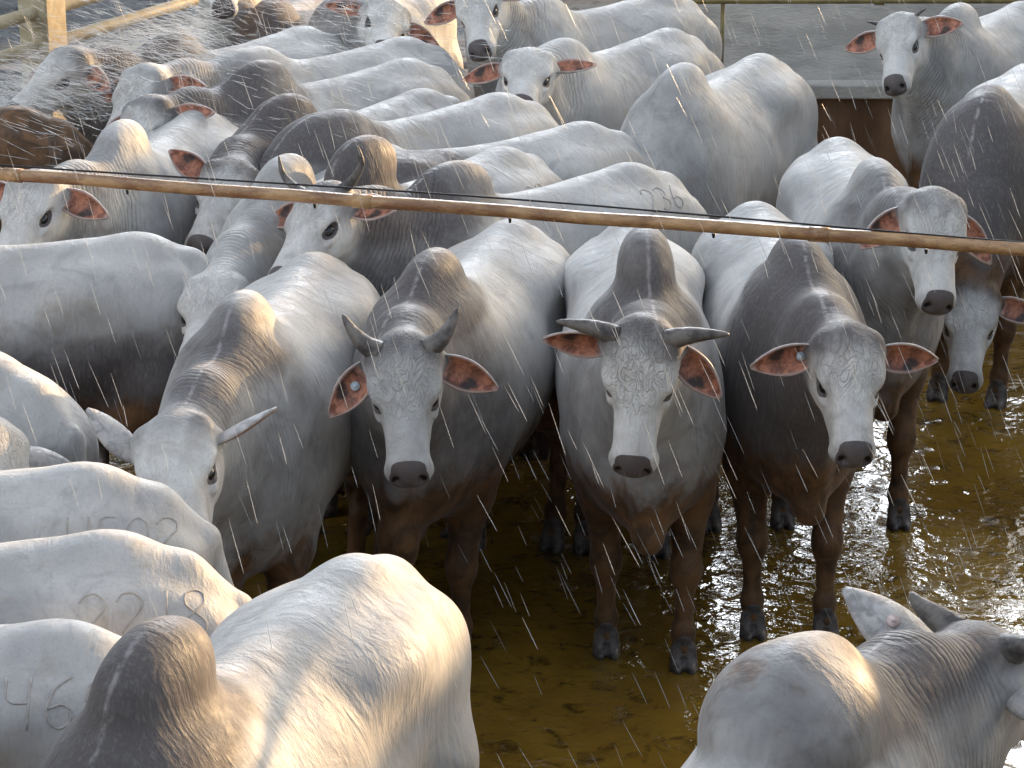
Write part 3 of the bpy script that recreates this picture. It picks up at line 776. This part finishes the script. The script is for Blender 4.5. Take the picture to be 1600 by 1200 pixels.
G1 = 'pale zebu cattle crowded in the pen'
EF = (.0, .05, (.35, .9))                  # ear held out, opening towards the brow
def cow(k, label, cat='bull', **kw):
    p = dict(T[k]); p.update(kw); p.setdefault('s', 1.)
    return cattle('zebu_bull' if cat == 'bull' else 'zebu_cow', label, cat, G1, **p)

# front row
cow('A1', 'hornless pale bull with lowered head turned left, leftmost of the front row', h=.0085, curl=.35, dark=.42, hdark=.42, mud=.35, fold=.3,
    ears=[(-.05, .10, (.75, -.65)), (-.9, .7, (.3, -.9))])
cow('A2', 'bull with dark hump and two short horns curving upward, second in the front row', h=.0085, dark=.68, hdark=1., mud=.75, lobe=1, curl=1.2, face=.35, fold=.1,
    ears=[(.50, -.18, (.4, .85)), (1.0, -.25, (.1, .9))], horns=[([(-.03, .045, .01), (-.08, .085, .022), (-.14, .115, .030)], .044)]*2, tags={-1: ('tag_blue', .10, 1)})
cow('A3', 'bull with pale curly face and two horns held straight out sideways', h=.0085, dark=.42, hdark=.6, mud=.8, fold=.1, curl=1.35, face=.9,
    ears=[(.95, -.2, (.1, .9)), (.10, .02, (.7, .75))], horns=[([(-.02, .07, .012), (-.03, .14, .02), (-.035, .205, .02)], .041)]*2)
cow('A4', 'hornless bull with very dark neck and hump and a white face', h=.0085, dark=1., hdark=1.1, mud=.95, fold=.1, curl=1.2, face=.9,
    ears=[(.12, .0, (.7, .75)), (.30, -.05, (.6, .75))], tags={-1: ('tag_blue', .06, 1)})
cow('A5', 'white hornless bull with drooping ears standing behind the dark necked bull at right', h=.0095, dark=.55, hdark=.2, mud=.6, fold=.3,
    ears=[(.95, -.2, (.2, .9)), (.85, -.25, (.2, .9))])
cow('A6', 'dark humped bull at the right edge with grey head lowered to the water', h=.012, dark=1., hdark=.9, mud=.95, fold=.1, ears=[(.2, -.05, (.3, .9)), (.1, .0, (.3, .9))])
cow('A7', 'pale bull with wide orange ears and tiny horns by the concrete trough', h=.011, dark=.3, hdark=.15, mud=.55, fold=.9,
    ears=[(.03, .0, (.5, .9)), (.03, .0, (.5, .9))], horns=[([(-.02, .05, .01), (-.04, .10, .02)], .017)]*2)
cow('A8', 'large white bull with tall narrow hump standing alone before the trough, head hidden', h=.012, dark=.25, hdark=.1, mud=.45, fold=.1, girth=.98)
cow('A9', 'white bull turned left with round head and one ear cocked upward, back row', h=.011, dark=.2, hdark=.05, mud=.5, fold=.9, ears=[(-.35, .15, (.1, .9)), (.2, -.1, (.4, .8))])
cow('A10', 'bull with white blaze and two red ears looking over the backs at top centre', h=.012, dark=.3, hdark=.1, mud=.6, fold=.9, ears=[(.1, -.05, (.5, .9)), (.15, .1, (.5, .9))])
cow('A11', 'hornless grey bull with round forehead at the top left of centre', h=.012, dark=.45, hdark=.2, mud=.6, ears=[(.15, 0, (.4, .9)), (.1, -.05, (.4, .9))])
cow('A12', 'grey bull at the top edge beside the cream fence, one dark ear out', h=.014, dark=.2, hdark=.1, mud=.5, ears=[(.1, 0, (.4, .9)), (.1, -.05, (.4, .9))])
cow('A13', 'dark brown humped bull at the top edge right of the cream fence', h=.016, dark=1., hdark=1.1, mud=1., tone=.5, head=False)
# the diagonal rank at left
B = dict(h=.012)
cow('B1', 'bull with brownish hump and red ear reaching left through the spray', dark=.5, hdark=.75, mud=.7, ears=[(.3, -.1, (.4, .9)), (.3, -.1, (.4, .9))], **B)
cow('B2', 'bull with pale round hump and wrinkled neck, second of the rank from the fence', dark=.3, hdark=.15, mud=.5, fold=.6, ears=[(-.1, .0, (.3, .9)), (.2, -.1, (.4, .9))], **B)
cow('B3', 'bull with large rounded grey hump, third of the diagonal rank from the fence', dark=.6, hdark=.75, mud=.5, fold=.5, ears=[(-.1, .0, (.3, .9)), (.2, -.1, (.4, .9))], **B)
cow('B4', 'brownish bull with dark hump and pointed pink ear, head low among the others', dark=.95, hdark=.9, mud=.7, tone=.38, ears=[(-.35, .3, (.4, .8)), (-.35, .3, (.4, .8))], **B)
cow('B5', 'bull with small dark grey hump and long pale back amid the diagonal rank', dark=.7, hdark=.85, **B)
cow('B6', 'bull with nearly black rounded hump just above the horned head', dark=.9, hdark=1.05, brand=('23', -.42, 1.2, .13, 1), **B)
cow('B9', 'grey flanked animal whose dark back shows between two white ones', 'cow', dark=.5, hdark=.9, **B)
cow('B7', 'horned bull with big grey hump and the number 236 on its rump, under the pipe', dark=.55, hdark=.6, mud=.4, fold=1., brand=('236', -.50, 1.28, .13, 1), h=.0105,
    ears=[(.15, .05, (.4, .9)), (.1, .1, (.4, .9))], horns=[([(-.03, .06, .02), (-.07, .12, .07), (-.11, .12, .14)], .028)]*2)
cow('B8', 'bull with pale cream hump and neck arching down left beside the horned bull', dark=.15, hdark=.15, mud=.4, h=.012)
cow('C1', 'white bull with narrow pale hump and head at the left edge under the pipe', dark=.3, hdark=.15, mud=.4, fold=.8, h=.0105, ears=[(.35, -.2, (.4, .8)), (-.1, .2, (.4, .8))])
cow('F1', 'mud brown animal at the left edge below the fence post, head out of view', 'cow', dark=.9, hdark=.8, mud=1., tone=.8, h=.014)
# left foreground, seen from behind their flanks
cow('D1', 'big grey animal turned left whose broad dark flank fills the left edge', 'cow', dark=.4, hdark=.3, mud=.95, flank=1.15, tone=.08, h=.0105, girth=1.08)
cow('D2', 'pale rump cut by the left edge, tail hanging down', 'cow', dark=.2, mud=.3, h=.0105, brand=('1', -.72, 1.15, .13, 1))
cow('D3', 'animal at the left edge showing only a pale ear and a sliver of back', 'cow', dark=.1, hdark=.1, mud=.3, h=.011, feet=False, ears=[(-.05, .05, (-.2, -.9)), None])
cow('D4', 'white animal with number U502 on its rump at the left edge', 'cow', dark=.15, mud=.2, h=.0095, brand=('U502', -.55, 1.24, .13, 1))
cow('D5', 'pale animal with number 2218 on its rump', 'cow', dark=.2, mud=.2, h=.0085, brand=('2218', -.51, 1.225, .15, 1))
cow('D6', 'pale animal with number 460 on its rump in the bottom left corner', 'cow', dark=.15, mud=.15, h=.0085, brand=('460', -.47, 1.265, .15, 1))
cow('D7', 'white bull with nearly black hump at the bottom left, rump towards the horned bulls', hh=1.70, dark=1., hdark=1.1, mud=.2, h=.0085, hump_w=1.1)
cow('E1', 'bull with huge mottled round hump, seen from behind in the bottom right corner', poll=(1.10, -.10, 1.47), m=(.40, -.10, -.28), dark=.4, hdark=.6, mud=.15, tone=.36, ball=True, fold=.8, h=.0085, hump_w=1.1,
    nk=1.12, dew=True, ears=[(-.45, .20, (.9, -.5), .30, .060), (.0, -.1, (.9, -.5))], horns=[([(-.03, .05, .012), (-.06, .095, .025), (-.075, .13, .045)], .045)]*2, tags={1: ('tag_pink', .15, -1)})
